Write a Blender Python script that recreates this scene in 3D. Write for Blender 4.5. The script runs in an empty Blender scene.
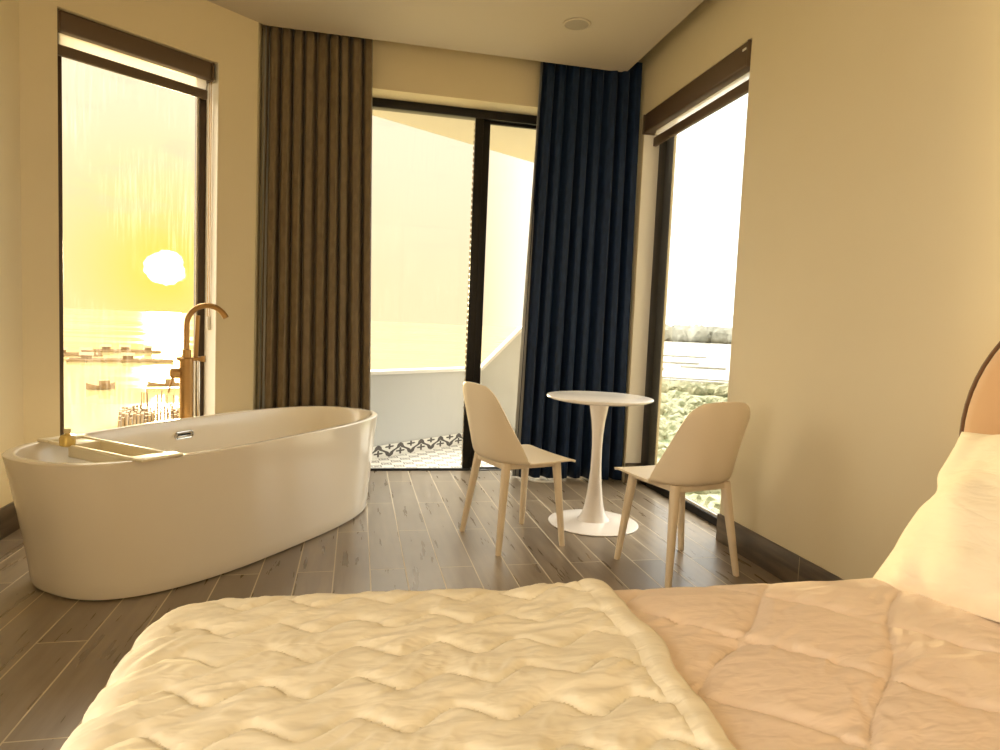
import bpy, bmesh, math, random
from mathutils import Vector, Matrix, Quaternion, noise
C = bpy.context.scene.collection
SC = bpy.context.scene
PI = math.pi

# ------------------------------------------------------------------ camera
F_PX, PITCH, ROLL, YAW = 659.6, 0.0736028, 0.0424852, 0.2144831
cam_d = bpy.data.cameras.new('camera')
cam_d.sensor_width = 36.0
cam_d.lens = F_PX / 1000 * 36.0
cam_d.clip_start = 0.02
cam_d.clip_end = 60000
cam = bpy.data.objects.new('camera', cam_d)
C.objects.link(cam)
cy, sy = math.cos(YAW), math.sin(YAW)
fwd = Vector((sy * math.cos(PITCH), cy * math.cos(PITCH), -math.sin(PITCH)))
rt = Vector((cy, -sy, 0)); up = rt.cross(fwd)
c_, s_ = math.cos(ROLL), math.sin(ROLL)
r2 = c_ * rt + s_ * up; u2 = -s_ * rt + c_ * up
M = Matrix((r2, u2, -fwd)).transposed().to_4x4()
M.translation = Vector((0, 0, 1.1))
cam.matrix_world = M
SC.camera = cam

SC.view_settings.view_transform = 'Standard'
SC.view_settings.look = 'None'
SC.view_settings.gamma = 1.0
SC.view_settings.use_curve_mapping = False
SC.view_settings.exposure = 0.30

# ------------------------------------------------------------------ node helper
class NT:
    def __init__(self, tree):
        self.t = tree; self.n = tree.nodes; self.l = tree.links
    def node(self, typ, ins=None, **props):
        nd = self.n.new(typ)
        for k, v in props.items(): setattr(nd, k, v)
        for k, v in (ins or {}).items(): self.put(nd.inputs[k], v)
        return nd
    def put(self, sock, v):
        if isinstance(v, bpy.types.NodeSocket): self.l.new(v, sock)
        elif isinstance(v, bpy.types.Node): self.l.new(v.outputs[0], sock)
        else:
            if isinstance(v, (tuple, list)) and len(v) == 3 and sock.type == 'RGBA': v = (*v, 1)
            sock.default_value = v
    def m(self, op, a, b=0.0, c=0.0, clamp=False):
        nd = self.n.new('ShaderNodeMath'); nd.operation = op; nd.use_clamp = clamp
        for i, v in enumerate((a, b, c)): self.put(nd.inputs[i], v)
        return nd.outputs[0]
    def vm(self, op, a, b=(0, 0, 0)):
        nd = self.n.new('ShaderNodeVectorMath'); nd.operation = op
        self.put(nd.inputs[0], a); self.put(nd.inputs[1], b)
        return nd.outputs['Value'] if op in ('DOT_PRODUCT', 'LENGTH') else nd.outputs[0]
    def ss(self, v, lo, hi, a=0.0, b=1.0):
        nd = self.n.new('ShaderNodeMapRange'); nd.interpolation_type = 'SMOOTHSTEP'
        for i, x in enumerate((v, lo, hi, a, b)): self.put(nd.inputs[i], x)
        return nd.outputs[0]
    def mix(self, f, a, b, blend='MIX'):
        nd = self.n.new('ShaderNodeMix'); nd.data_type = 'RGBA'; nd.blend_type = blend
        self.put(nd.inputs[0], f); self.put(nd.inputs[6], a); self.put(nd.inputs[7], b)
        return nd.outputs[2]

# ------------------------------------------------------------------ sky
SUN_DIR = Vector((-0.2542, 0.9654, 0.0588)).normalized()
wd = bpy.data.worlds.new('sunset_sky'); SC.world = wd; wd.use_nodes = True
T = NT(wd.node_tree); T.n.clear()
d = T.vm('NORMALIZE', T.node('ShaderNodeTexCoord').outputs['Generated'])
sep = T.node('ShaderNodeSeparateXYZ', {0: d})
dx, dy, dz = sep.outputs
ang = T.m('ARCCOSINE', T.m('MINIMUM', T.vm('DOT_PRODUCT', d, tuple(SUN_DIR)), 0.99999))
az = T.m('ARCTAN2', dx, dy)
stretch = T.vm('MULTIPLY', d, (2.2, 2.2, 9.0))
n1 = T.node('ShaderNodeTexNoise', {'Vector': stretch, 'Scale': 2.6, 'Detail': 6.0, 'Roughness': 0.62})
cl = T.ss(n1.outputs[0], 0.46, 0.68)
sky = T.mix(T.ss(dz, 0.0, 0.33), (1.0, 0.775, 0.47), (1.05, 0.86, 0.62))
near = T.m('POWER', 2.71828, T.m('MULTIPLY', -1.0, T.m('POWER', T.m('DIVIDE', ang, 0.12), 1.4)))
sky = T.mix(near, sky, (1.12, 0.76, 0.10))
sky = T.mix(T.m('MULTIPLY', cl, T.ss(dz, 0.06, 0.20, 0.0, 0.55)), sky, (0.83, 0.655, 0.46))
right = T.ss(az, 0.16, 0.42)
sky = T.mix(right, sky, (2.2, 2.2, 2.1))
cl2 = T.ss(n1.outputs[0], 0.50, 0.70)
sky = T.mix(T.m('MULTIPLY', T.m('MULTIPLY', cl2, right), T.ss(dz, 0.12, 0.28, 0.0, 0.85)), sky, (0.92, 1.04, 1.10))
high = T.ss(dz, 0.40, 0.66)
sky = T.mix(high, sky, (9.0, 8.4, 7.2))
back = T.ss(dy, 0.05, -0.35)
sky = T.mix(back, sky, (1.3, 1.05, 0.70))  # unseen sky behind, a warm fill for the added back window
sky = T.mix(T.ss(dx, -0.45, -0.80), sky, (4.6, 3.95, 3.05))  # unseen sky to the left, brightened as fill for the added side window
wob = T.node('ShaderNodeTexNoise', {'Vector': d, 'Scale': 45.0, 'Detail': 2.0})
disk = T.ss(T.m('ADD', ang, T.m('MULTIPLY', T.m('SUBTRACT', wob.outputs[0], .5), .022)), 0.0245, 0.0165)
sky = T.mix(disk, sky, (14, 12.5, 8.0))
bg = T.node('ShaderNodeBackground', {'Color': sky, 'Strength': 1.0})
T.l.new(bg.outputs[0], T.node('ShaderNodeOutputWorld').inputs[0])

sun_d = bpy.data.lights.new('sun', 'SUN')
sun_d.energy = 3.0; sun_d.angle = math.radians(2.2); sun_d.color = (1.0, 0.77, 0.40)
sun = bpy.data.objects.new('sun', sun_d); C.objects.link(sun)
sun.rotation_euler = (-SUN_DIR).to_track_quat('-Z', 'Y').to_euler()
sun.location = (-5, 15, 6)

# ------------------------------------------------------------------ materials
def mat(name, col=(.8, .8, .8), rough=.5, metal=0.0, spec=.5, **kw):
    m = bpy.data.materials.new(name); m.use_nodes = True
    b = m.node_tree.nodes['Principled BSDF']
    b.inputs['Base Color'].default_value = (*col, 1); b.inputs['Roughness'].default_value = rough
    b.inputs['Metallic'].default_value = metal; b.inputs['Specular IOR Level'].default_value = spec
    for k, v in kw.items(): b.inputs[k].default_value = v
    return m
def nt(m):
    t = NT(m.node_tree); return t, m.node_tree.nodes['Principled BSDF']
def add_bump(m, scale, strength, dist=.002, detail=3.0, vec=None, coord='Object'):
    t, b = nt(m)
    co = t.node('ShaderNodeTexCoord').outputs[coord]
    if vec: co = t.vm('MULTIPLY', co, vec)
    n = t.node('ShaderNodeTexNoise', {'Vector': co, 'Scale': scale, 'Detail': detail, 'Distortion': .4})
    bp = t.node('ShaderNodeBump', {'Height': n.outputs[0], 'Strength': strength, 'Distance': dist})
    t.put(b.inputs['Normal'], bp)
    return n
def vary(m, c1, c2, scale=3.0, vec=None, detail=4.0, lo=.35, hi=.65):
    t, b = nt(m)
    co = t.node('ShaderNodeTexCoord').outputs['Object']
    if vec: co = t.vm('MULTIPLY', co, vec)
    n = t.node('ShaderNodeTexNoise', {'Vector': co, 'Scale': scale, 'Detail': detail})
    t.put(b.inputs['Base Color'], t.mix(t.ss(n.outputs[0], lo, hi), c1, c2))

MAT = {}
MAT['wall'] = mat('wall_paint', (.70, .58, .37), .65, spec=.3); vary(MAT['wall'], (.735, .64, .44), (.755, .66, .46), 1.2)
add_bump(MAT['wall'], 180, .08)
MAT['lit_reveal'] = mat('lit_reveal_white', (.88, .84, .76), .6, spec=.3)  # jambs whiter than the wall: window light put into the colour
MAT['ceiling'] = mat('ceiling_paint', (.58, .52, .43), .8, spec=.2); add_bump(MAT['ceiling'], 200, .05)
MAT['black_frame'] = mat('black_aluminium', (.010, .008, .007), .4, spec=.3)
MAT['brown_bronze'] = mat('bronze_aluminium', (.06, .035, .018), .4, .3)
MAT['white_plastic'] = mat('white_plastic', (.80, .77, .71), .38)
MAT['seal'] = mat('brush_seal', (.6, .55, .45), .7)
MAT['tub'] = mat('tub_acrylic', (.86, .78, .65), .16, spec=.5, **{'Coat Weight': .4, 'Coat Roughness': .05})
MAT['chrome'] = mat('chrome', (.7, .68, .64), .15, 1.0)
MAT['brass'] = mat('brushed_bronze', (.50, .30, .12), .40, .85)
MAT['tray'] = mat('tray_plastic', (.85, .76, .56), .4)
MAT['amber'] = mat('amber_bottle', (.75, .55, .16), .15, **{'Transmission Weight': .35})
MAT['cap'] = mat('bottle_cap', (.75, .62, .35), .4)
MAT['chair'] = mat('chair_plastic', (.84, .72, .54), .45, spec=.4); add_bump(MAT['chair'], 400, .06)
MAT['chair_leg'] = mat('chair_leg_plastic', (.80, .67, .49), .45, spec=.4)
MAT['table_top'] = mat('table_lacquer', (.86, .80, .74), .18)
MAT['table_base'] = mat('table_enamel', (.86, .80, .75), .2)
MAT['blind_case'] = mat('blind_cassette', (.11, .07, .04), .45)
MAT['cable'] = mat('white_cable', (.8, .78, .74), .4)
MAT['headboard'] = mat('peach_velvet', (.80, .50, .26), .8, spec=.2, **{'Sheen Weight': .5}); add_bump(MAT['headboard'], 90, .1)
MAT['piping'] = mat('brown_piping', (.16, .08, .035), .6)
MAT['bed_base'] = mat('bed_base_fabric', (.62, .45, .27), .85); add_bump(MAT['bed_base'], 300, .2)
MAT['mattress'] = mat('mattress_ticking', (.84, .74, .58), .85); add_bump(MAT['mattress'], 200, .2)
MAT['quilt'] = mat('cream_cotton', (.93, .86, .70), .85, spec=.2, **{'Sheen Weight': .15})
MAT['spread'] = mat('peach_cotton', (.89, .73, .60), .85, spec=.2, **{'Sheen Weight': .15})
MAT['pillow'] = mat('pillow_cotton', (.90, .80, .63), .85, spec=.2, **{'Sheen Weight': .15})
for k in ('quilt', 'spread', 'pillow'): add_bump(MAT[k], 16, .40, .012, 2.0, (1.0, 2.4, 1.0))

# wood look floor tiles, running along y (away from the bed)
m = MAT['floor'] = mat('wood_look_tile', rough=.3, spec=.7)
t, b = nt(m)
co = t.node('ShaderNodeTexCoord').outputs['Object']
s3 = t.node('ShaderNodeSeparateXYZ', {0: co})
cx = t.node('ShaderNodeCombineXYZ', {0: t.m('ADD', s3.outputs[1], -2.90 + 1.09 * 8 + .545), 1: t.m('ADD', s3.outputs[0], -.08 + .155 * 20)})
br = t.node('ShaderNodeTexBrick', {'Vector': cx.outputs[0], 'Color1': (0, 0, 0, 1), 'Color2': (1, 1, 1, 1), 'Mortar': (.5, .5, .5, 1), 'Scale': 1.0,
     'Mortar Size': .0026, 'Mortar Smooth': .1, 'Bias': 0.0, 'Brick Width': 1.09, 'Row Height': .155}, offset=.5, offset_frequency=2, squash=1.0)
shift = t.vm('MULTIPLY', br.outputs['Color'], (7.0, 3.0, 5.0))
gv = t.vm('ADD', t.vm('MULTIPLY', co, (14.0, 1.3, 1.0)), shift)
g1 = t.node('ShaderNodeTexNoise', {'Vector': gv, 'Scale': 2.2, 'Detail': 4.0, 'Roughness': .5, 'Distortion': .15})
g2 = t.node('ShaderNodeTexNoise', {'Vector': t.vm('MULTIPLY', co, (2.5, 1.2, 1.0)), 'Scale': 3.0, 'Detail': 4.0})
wood = t.mix(t.ss(g1.outputs[0], .18, .82), (.20, .152, .102), (.35, .275, .195))
wood = t.mix(t.m('MULTIPLY', br.outputs['Color'], .75), wood, (.165, .125, .087))
wood = t.mix(t.ss(g2.outputs[0], .45, .75, 0, .35), wood, (.32, .26, .19))
colr = t.mix(br.outputs['Fac'], wood, (.62, .53, .39))
t.put(b.inputs['Base Color'], colr)
t.put(b.inputs['Roughness'], t.m('ADD', t.ss(g1.outputs[0], .3, .7, .27, .34), t.m('MULTIPLY', br.outputs['Fac'], .3)))
hgt = t.m('SUBTRACT', 1.0, br.outputs['Fac'])
t.put(b.inputs['Normal'], t.node('ShaderNodeBump', {'Height': hgt, 'Strength': .35, 'Distance': .002}))
# skirting of the same tile
m = MAT['skirting'] = mat('skirting_tile', (.10, .075, .05), .35); vary(m, (.075, .055, .036), (.15, .11, .072), 2.0, (1.5, 1.5, 16.0))
MAT['skirt_joint'] = mat('skirting_joint', (.40, .32, .21), .7)

def fabric(name, c1, c2, sheen):
    m = mat(name, c1, .52, spec=.45, **{'Sheen Weight': sheen, 'Sheen Roughness': .35})
    vary(m, c1, c2, 40, (1, 1, .4)); add_bump(m, 500, .15)
    return m
MAT['taupe'] = fabric('taupe_curtain_cloth', (.155, .112, .062), (.19, .14, .08), .15)
MAT['navy'] = fabric('navy_curtain_cloth', (.006, .017, .048), (.009, .024, .066), .12)
MAT['navy'].node_tree.nodes['Principled BSDF'].inputs['Specular IOR Level'].default_value = .22
MAT['lining'] = mat('curtain_lining', (.42, .42, .40), .8)
# roller blind sheer: cloth that lets some light through
m = MAT['sheer'] = bpy.data.materials.new('sheer_blind_cloth'); m.use_nodes = True
t = NT(m.node_tree); t.n.clear()
a = t.node('ShaderNodeBsdfTranslucent', {'Color': (.85, .80, .74, 1)})
c = t.node('ShaderNodeBsdfTransparent', {'Color': (1, .98, .95, 1)})
mx = t.node('ShaderNodeMixShader', {0: .55, 1: a, 2: c})
t.l.new(mx.outputs[0], t.node('ShaderNodeOutputMaterial').inputs[0])
# glass, with faint dried water streaks
def glass(name, streak):
    m = bpy.data.materials.new(name); m.use_nodes = True
    t = NT(m.node_tree); t.n.clear()
    tr = t.node('ShaderNodeBsdfTransparent', {'Color': (.97, .98, .97, 1)})
    gl = t.node('ShaderNodeBsdfGlossy', {'Roughness': .02, 'Color': (1, 1, 1, 1)})
    fr = t.node('ShaderNodeFresnel', {'IOR': 1.35})
    mx = t.node('ShaderNodeMixShader', {0: t.m('MULTIPLY', fr, .35), 1: tr, 2: gl})
    out = mx
    if streak:
        co = t.node('ShaderNodeTexCoord').outputs['Object']
        n = t.node('ShaderNodeTexNoise', {'Vector': t.vm('MULTIPLY', co, (60.0, 60.0, 3.0)), 'Scale': 1.4, 'Detail': 4.0})
        n2 = t.node('ShaderNodeTexNoise', {'Vector': co, 'Scale': 2.3, 'Detail': 2.0})
        f = t.m('MULTIPLY', t.m('MULTIPLY', t.ss(n.outputs[0], .45, .75), t.ss(n2.outputs[0], .38, .6)), streak)
        df = t.node('ShaderNodeBsdfTranslucent', {'Color': (.9, .88, .84, 1)})
        out = t.node('ShaderNodeMixShader', {0: f, 1: mx, 2: df})
    t.l.new(out.outputs[0], t.node('ShaderNodeOutputMaterial').inputs[0])
    return m
MAT['glass'] = glass('window_glass', .10)
MAT['glass_clear'] = glass('door_glass', .02)

# outdoors
MAT['parapet'] = mat('parapet_paint', (.50, .50, .49), .7)
MAT['coping'] = mat('parapet_coping', (.72, .70, .67), .6)
MAT['soffit'] = mat('soffit_paint', (.55, .51, .45), .8)
m = MAT['balcony_tile'] = mat('patterned_tile', (.6, .6, .6), .35)
t, b = nt(m)
co = t.node('ShaderNodeTexCoord').outputs['Object']
rot = t.node('ShaderNodeMapping', {'Vector': co, 'Rotation': (0, 0, math.radians(40)), 'Scale': (8.0, 8.0, 8.0)})
fr = t.vm('FRACTION', rot.outputs[0]); q = t.node('ShaderNodeSeparateXYZ', {0: t.vm('SUBTRACT', fr, (.5, .5, .5))})
ax = t.m('ABSOLUTE', q.outputs[0]); ay = t.m('ABSOLUTE', q.outputs[1])
dia = t.m('ADD', ax, ay)
ring = t.m('LESS_THAN', t.m('ABSOLUTE', t.m('SUBTRACT', dia, .40)), .06)
cross = t.m('MULTIPLY', t.m('LESS_THAN', t.m('MINIMUM', ax, ay), .05), t.m('LESS_THAN', dia, .28))
t.put(b.inputs['Base Color'], t.mix(t.m('MAXIMUM', ring, cross), (.72, .70, .66), (.10, .09, .085)))
m = MAT['border_tile'] = mat('border_tile', (.6, .6, .6), .35)
t, b = nt(m)
uvn = t.node('ShaderNodeTexCoord').outputs['UV']
su = t.node('ShaderNodeSeparateXYZ', {0: uvn})
uu = t.m('SUBTRACT', t.m('FRACT', t.m('MULTIPLY', su.outputs[0], 4.0)), .5); vv = su.outputs[1]
au = t.m('ABSOLUTE', uu)
arch = t.m('LESS_THAN', t.m('ABSOLUTE', t.m('SUBTRACT', t.m('ADD', t.m('MULTIPLY', au, 1.5), t.m('MULTIPLY', t.m('SINE', t.m('MULTIPLY', vv, 12.0)), .07)), t.m('SUBTRACT', .88, vv))), .13)
du = t.m('ABSOLUTE', uu); dv = t.m('ABSOLUTE', t.m('SUBTRACT', vv, .36))
crs = t.m('MULTIPLY', t.m('LESS_THAN', t.m('MINIMUM', du, t.m('MULTIPLY', dv, .7)), .045), t.m('LESS_THAN', t.m('ADD', du, t.m('MULTIPLY', dv, .8)), .22))
au2 = t.m('SUBTRACT', .5, au)
top = t.m('MULTIPLY', t.m('LESS_THAN', t.m('MINIMUM', au2, t.m('MULTIPLY', t.m('ABSOLUTE', t.m('SUBTRACT', vv, .80)), .7)), .045), t.m('LESS_THAN', t.m('ADD', au2, t.m('ABSOLUTE', t.m('SUBTRACT', vv, .80))), .22))
t.put(b.inputs['Base Color'], t.mix(t.m('MAXIMUM', arch, t.m('MAXIMUM', crs, top)), (.72, .70, .66), (.055, .045, .04)))
# sea
m = MAT['sea'] = mat('sea_water', (.62, .52, .36), .06, spec=.35)
t, b = nt(m)
co = t.node('ShaderNodeTexCoord').outputs['Object']
n = t.node('ShaderNodeTexNoise', {'Vector': t.vm('MULTIPLY', co, (.35, .9, 1.0)), 'Scale': .5, 'Detail': 5.0})
n2 = t.node('ShaderNodeTexNoise', {'Vector': t.vm('MULTIPLY', co, (.02, .10, 1.0)), 'Scale': .6, 'Detail': 4.0})
t.put(b.inputs['Base Color'], t.mix(t.ss(n2.outputs[0], .42, .62), (.42, .34, .15), (.33, .25, .11)))
t.put(b.inputs['Roughness'], t.ss(n2.outputs[0], .40, .60, .05, .22))
MAT['hut'] = mat('weathered_bamboo', (.20, .13, .07), .9); vary(MAT['hut'], (.42, .29, .16), (.27, .18, .10), 4, (3, 3, .6))
MAT['marsh'] = mat('marsh_vegetation', (.2, .22, .1), .9)
vary(MAT['marsh'], (.07, .11, .035), (.42, .42, .30), .55, (1, .35, 1), 8, .38, .62)
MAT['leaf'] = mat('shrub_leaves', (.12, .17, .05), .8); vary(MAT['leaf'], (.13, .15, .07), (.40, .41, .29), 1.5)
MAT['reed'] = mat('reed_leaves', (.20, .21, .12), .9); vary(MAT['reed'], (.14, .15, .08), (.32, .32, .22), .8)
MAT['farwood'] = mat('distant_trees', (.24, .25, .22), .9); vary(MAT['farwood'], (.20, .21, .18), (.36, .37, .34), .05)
MAT['mud'] = mat('mud_bank', (.30, .30, .27), .8)
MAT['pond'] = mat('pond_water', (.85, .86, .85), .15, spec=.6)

# ------------------------------------------------------------------ mesh helpers
def smooth_by(bm, deg=35):
    a = math.radians(deg)
    for f in bm.faces: f.smooth = True
    for e in bm.edges:
        if len(e.link_faces) == 2 and e.calc_face_angle(0) > a: e.smooth = False
def obj(name, bm, m, parent=None, smooth=True, loc=None, rot=None):
    bmesh.ops.recalc_face_normals(bm, faces=bm.faces)
    if smooth: smooth_by(bm)
    me = bpy.data.meshes.new(name); bm.to_mesh(me); bm.free()
    me.materials.append(MAT[m] if isinstance(m, str) else m)
    o = bpy.data.objects.new(name, me); C.objects.link(o)
    if parent: o.parent = parent
    if loc: o.location = loc
    if rot: o.rotation_euler = rot
    return o
def add_box(bm, x0, x1, y0, y1, z0, z1, bev=0.0, mtx=None, seg=2):
    tmp = bmesh.new()
    bmesh.ops.create_cube(tmp, size=1)
    for v in tmp.verts:
        v.co = Vector(((x0 + x1) / 2 + v.co.x * (x1 - x0), (y0 + y1) / 2 + v.co.y * (y1 - y0), (z0 + z1) / 2 + v.co.z * (z1 - z0)))
    if bev: bmesh.ops.bevel(tmp, geom=tmp.edges[:], offset=bev, segments=seg, affect='EDGES', profile=.5)
    if mtx: bmesh.ops.transform(tmp, matrix=mtx, verts=tmp.verts)
    join(bm, tmp)
def join(bm, tmp):
    mp = {v: bm.verts.new(v.co) for v in tmp.verts}
    for f in tmp.faces:
        try: bm.faces.new([mp[v] for v in f.verts])
        except ValueError: pass
    tmp.free()
def add_prism(bm, poly, z0, z1):
    lo = [bm.verts.new((x, y, z0)) for x, y in poly]; hi = [bm.verts.new((x, y, z1)) for x, y in poly]
    n = len(poly)
    bm.faces.new(lo[::-1]); bm.faces.new(hi)
    for i in range(n): bm.faces.new((lo[i], lo[(i + 1) % n], hi[(i + 1) % n], hi[i]))
def add_lathe(bm, prof, seg=48, c=(0, 0, 0)):
    rings = []
    for r, z in prof:
        if r < 1e-6: rings.append([bm.verts.new((c[0], c[1], c[2] + z))])
        else: rings.append([bm.verts.new((c[0] + r * math.cos(2 * PI * i / seg), c[1] + r * math.sin(2 * PI * i / seg), c[2] + z)) for i in range(seg)])
    for a, b in zip(rings, rings[1:]):
        for i in range(seg):
            j = (i + 1) % seg
            q = [a[i % len(a)], a[j % len(a)], b[j % len(b)], b[i % len(b)]]
            q = list(dict.fromkeys(q))
            if len(q) > 2: bm.faces.new(q)
def add_tube(bm, pts, rad, seg=12, cap=True, sq=None):
    pts = [Vector(p) for p in pts]
    if not hasattr(rad, '__len__'): rad = [rad] * len(pts)
    rings = []; prevn = None
    for i, p in enumerate(pts):
        tng = (pts[min(i + 1, len(pts) - 1)] - pts[max(i - 1, 0)]).normalized()
        if prevn is None:
            ref = Vector((0, 0, 1)) if abs(tng.z) < .9 else Vector((1, 0, 0))
            nrm = tng.cross(ref).normalized()
        else: nrm = (prevn - tng * prevn.dot(tng)).normalized()
        prevn = nrm; bn = tng.cross(nrm)
        rings.append([bm.verts.new(p + (nrm * math.cos(2 * PI * k / seg) + bn * math.sin(2 * PI * k / seg)) * rad[i]) for k in range(seg)])
    for a, b in zip(rings, rings[1:]):
        for k in range(seg): bm.faces.new((a[k], a[(k + 1) % seg], b[(k + 1) % seg], b[k]))
    if cap: bm.faces.new(rings[0][::-1]); bm.faces.new(rings[-1])
def spline(P, n=8):
    P = [Vector(p) for p in P]; out = []
    for i in range(len(P) - 1):
        p0, p1, p2, p3 = P[max(i - 1, 0)], P[i], P[i + 1], P[min(i + 2, len(P) - 1)]
        for k in range(n):
            u = k / n
            out.append(.5 * ((2 * p1) + (p2 - p0) * u + (2 * p0 - 5 * p1 + 4 * p2 - p3) * u * u + (3 * p1 - p0 - 3 * p2 + p3) * u ** 3))
    out.append(P[-1]); return out
def grid(bm, rows, closed=False):
    vs = [[bm.verts.new(p) for p in r] for r in rows]
    for a, b in zip(vs, vs[1:]):
        n = len(a)
        for i in range(n if closed else n - 1): bm.faces.new((a[i], a[(i + 1) % n], b[(i + 1) % n], b[i]))
    return vs
def tag(o, label, cat, group=None):
    o['label'] = label; o['category'] = cat
    if group: o['group'] = group
    return o
def thing(name, label, cat, loc=(0, 0, 0), rotz=0, group=None):
    o = bpy.data.objects.new(name, None); C.objects.link(o)
    o.empty_display_size = .1; o.location = loc; o.rotation_euler = (0, 0, rotz)
    return tag(o, label, cat, group)
def struct(name, bm, m, parent=None, smooth=False):
    o = obj(name, bm, m, parent, smooth)
    if not parent: o['kind'] = 'structure'
    return o
def boxo(name, m, parent, *a, bev=0.0, mtx=None, smooth=True):
    bm = bmesh.new(); add_box(bm, *a, bev=bev, mtx=mtx); return obj(name, bm, m, parent, smooth)
def copy_thing(root, loc, rotz, label=None):
    r = root.copy(); C.objects.link(r); r.location = loc; r.rotation_euler = (0, 0, rotz)
    if label: r['label'] = label
    for ch in list(root.children):
        c = ch.copy(); C.objects.link(c); c.parent = r
        for g in ch.children:
            q = g.copy(); C.objects.link(q); q.parent = c
    return r

# ------------------------------------------------------------------ room geometry (metres)
RX = 1.93                                # face of the right wall
FY = 4.68                                # face of the far wall
CZ = 2.92                                # underside of the dropped ceiling
A = Vector((-1.625, 3.701, 0))           # corner between the two left walls
LA = math.radians(51.0)
LD = Vector((math.sin(LA), math.cos(LA), 0))      # along the angled wall
LO = Vector((-math.cos(LA), math.sin(LA), 0))     # outward through it
def LW(tt, o=0.0): p = A + LD * tt + LO * o; return (p.x, p.y)
LM = Matrix((LD, LO, Vector((0, 0, 1)))).transposed().to_4x4(); LM.translation = A   # wall frame: x along, y outward, z up
TE = 1.25                                # end of the angled wall
EX, EY = LW(TE)

bm = bmesh.new()
add_prism(bm, [(-1.80, -1.6), (2.20, -1.6), (2.20, 4.93), (EX - .25, 4.93), LW(TE, .22), LW(-.05, .22), (-1.80, A.y)], -.12, 0)
struct('floor', bm, 'floor')
# ceiling: dropped slab, stopping short of the far wall and of the right wall, and the slab above it
bm = bmesh.new()
add_prism(bm, [(-1.625, -1.5), (1.80, -1.5), (1.80, 4.52), (LW(TE)[0] + .03, 4.52), LW(TE), LW(0)], CZ, 3.09)
add_box(bm, -1.85, 2.2, -1.7, 4.95, 3.1, 3.25)
struct('ceiling', bm, 'ceiling')
# right wall with the tall window opening
W0, W1, WH = 3.155, 4.445, 2.625
bm = bmesh.new()
add_box(bm, RX, 2.18, -1.6, W0, 0, 3.1); add_box(bm, RX, 2.18, W0, W1, WH, 3.1); add_box(bm, RX, 2.18, W1, 4.95, 0, 3.1)
struct('wall_right', bm, 'wall')
# far wall with the balcony door opening
D0, D1, DH = -.22, 1.72, 2.667
bm = bmesh.new()
add_box(bm, EX - .2, D0, FY, 4.95, 0, 3.1); add_box(bm, D0, D1, FY, 4.95, DH, 3.1); add_box(bm, D1, RX, FY, 4.95, 0, 3.1)
struct('wall_far', bm, 'wall')
# angled left wall with its window
V0, V1, VZ, VH = .160, 1.000, .12, 2.592
def lw_prism(bm, a, b, z0, z1, th=.24): add_prism(bm, [LW(a), LW(b), LW(b, th), LW(a, th)], z0, z1)
bm = bmesh.new()
lw_prism(bm, -.02, V0, 0, 3.1); lw_prism(bm, V0, V1, 0, VZ); lw_prism(bm, V0, V1, VH, 3.1); lw_prism(bm, V1, TE, 0, 3.1)
add_prism(bm, [(EX, EY), (EX, FY + .02), (EX - .2, FY + .02), LW(TE, .24)], 0, 3.1)
struct('wall_left', bm, 'wall')
bm = bmesh.new()
add_box(bm, -1.80, -1.625, -1.6, -1.2, 0, 3.1); add_box(bm, -1.80, -1.625, .9, A.y, 0, 3.1)
add_box(bm, -1.80, -1.625, -1.2, .9, 0, .15); add_box(bm, -1.80, -1.625, -1.2, .9, 2.6, 3.1)
struct('wall_near_left', bm, 'wall')
w = bpy.data.objects.new('window_added_left', None); C.objects.link(w); w['kind'] = 'structure'  # window and its opening added out of view, for fill light from the left
bm = bmesh.new()
for y in (-1.2, -.18, .85): add_box(bm, -1.76, -1.70, y, y + .05, .15, 2.6)
add_box(bm, -1.76, -1.70, -1.2, .9, .15, .20); add_box(bm, -1.76, -1.70, -1.2, .9, 2.55, 2.6)
obj('window_frame', bm, 'black_frame', w)
# back wall with a broad window added for fill light, behind the photographer
bm = bmesh.new()
add_box(bm, -1.625, -1.3, -1.6, -1.4, 0, 3.1); add_box(bm, 1.7, RX, -1.6, -1.4, 0, 3.1)
add_box(bm, -1.3, 1.7, -1.6, -1.4, 0, .35); add_box(bm, -1.3, 1.7, -1.6, -1.4, 2.75, 3.1)
struct('wall_back', bm, 'wall')
w = bpy.data.objects.new('window_added_back', None); C.objects.link(w); w['kind'] = 'structure'
bm = bmesh.new()
for x in (-1.3, -.33, .67, 1.65): add_box(bm, x, x + .05, -1.54, -1.48, .35, 2.75)
add_box(bm, -1.3, 1.7, -1.54, -1.48, .35, .40); add_box(bm, -1.3, 1.7, -1.54, -1.48, 2.70, 2.75)
obj('window_frame', bm, 'black_frame', w)

# skirting
def skirting(name, a, b, n, joints):
    a, b, n = Vector(a), Vector(b), Vector(n)
    L = (b - a).length; dd = (b - a) / L
    Mx = Matrix((dd, n, Vector((0, 0, 1)))).transposed().to_4x4(); Mx.translation = a
    bm = bmesh.new(); add_box(bm, 0, L, 0, .014, 0, .147, .002, Mx)
    o = struct(name, bm, 'skirting', smooth=True)
    bm = bmesh.new()
    for j in joints: add_box(bm, j - .0015, j + .0015, .0135, .0146, 0, .147, 0, Mx)
    if joints: obj('tile_joint', bm, 'skirt_joint', o)
skirting('baseboard_right', (RX, W0, 0), (RX, -1.4, 0), (-1, 0, 0), [.68, 1.77, 2.86])
skirting('baseboard_left', (-1.625, -1.4, 0), (-1.625, A.y, 0), (1, 0, 0), [.9, 2.0, 3.1, 4.2])
skirting('baseboard_reveal', (2.05, W1, 0), (RX, W1, 0), (0, -1, 0), [])
skirting('baseboard_angled', A, (EX, EY, 0), (-LO.x, -LO.y, 0), [.55])

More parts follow.
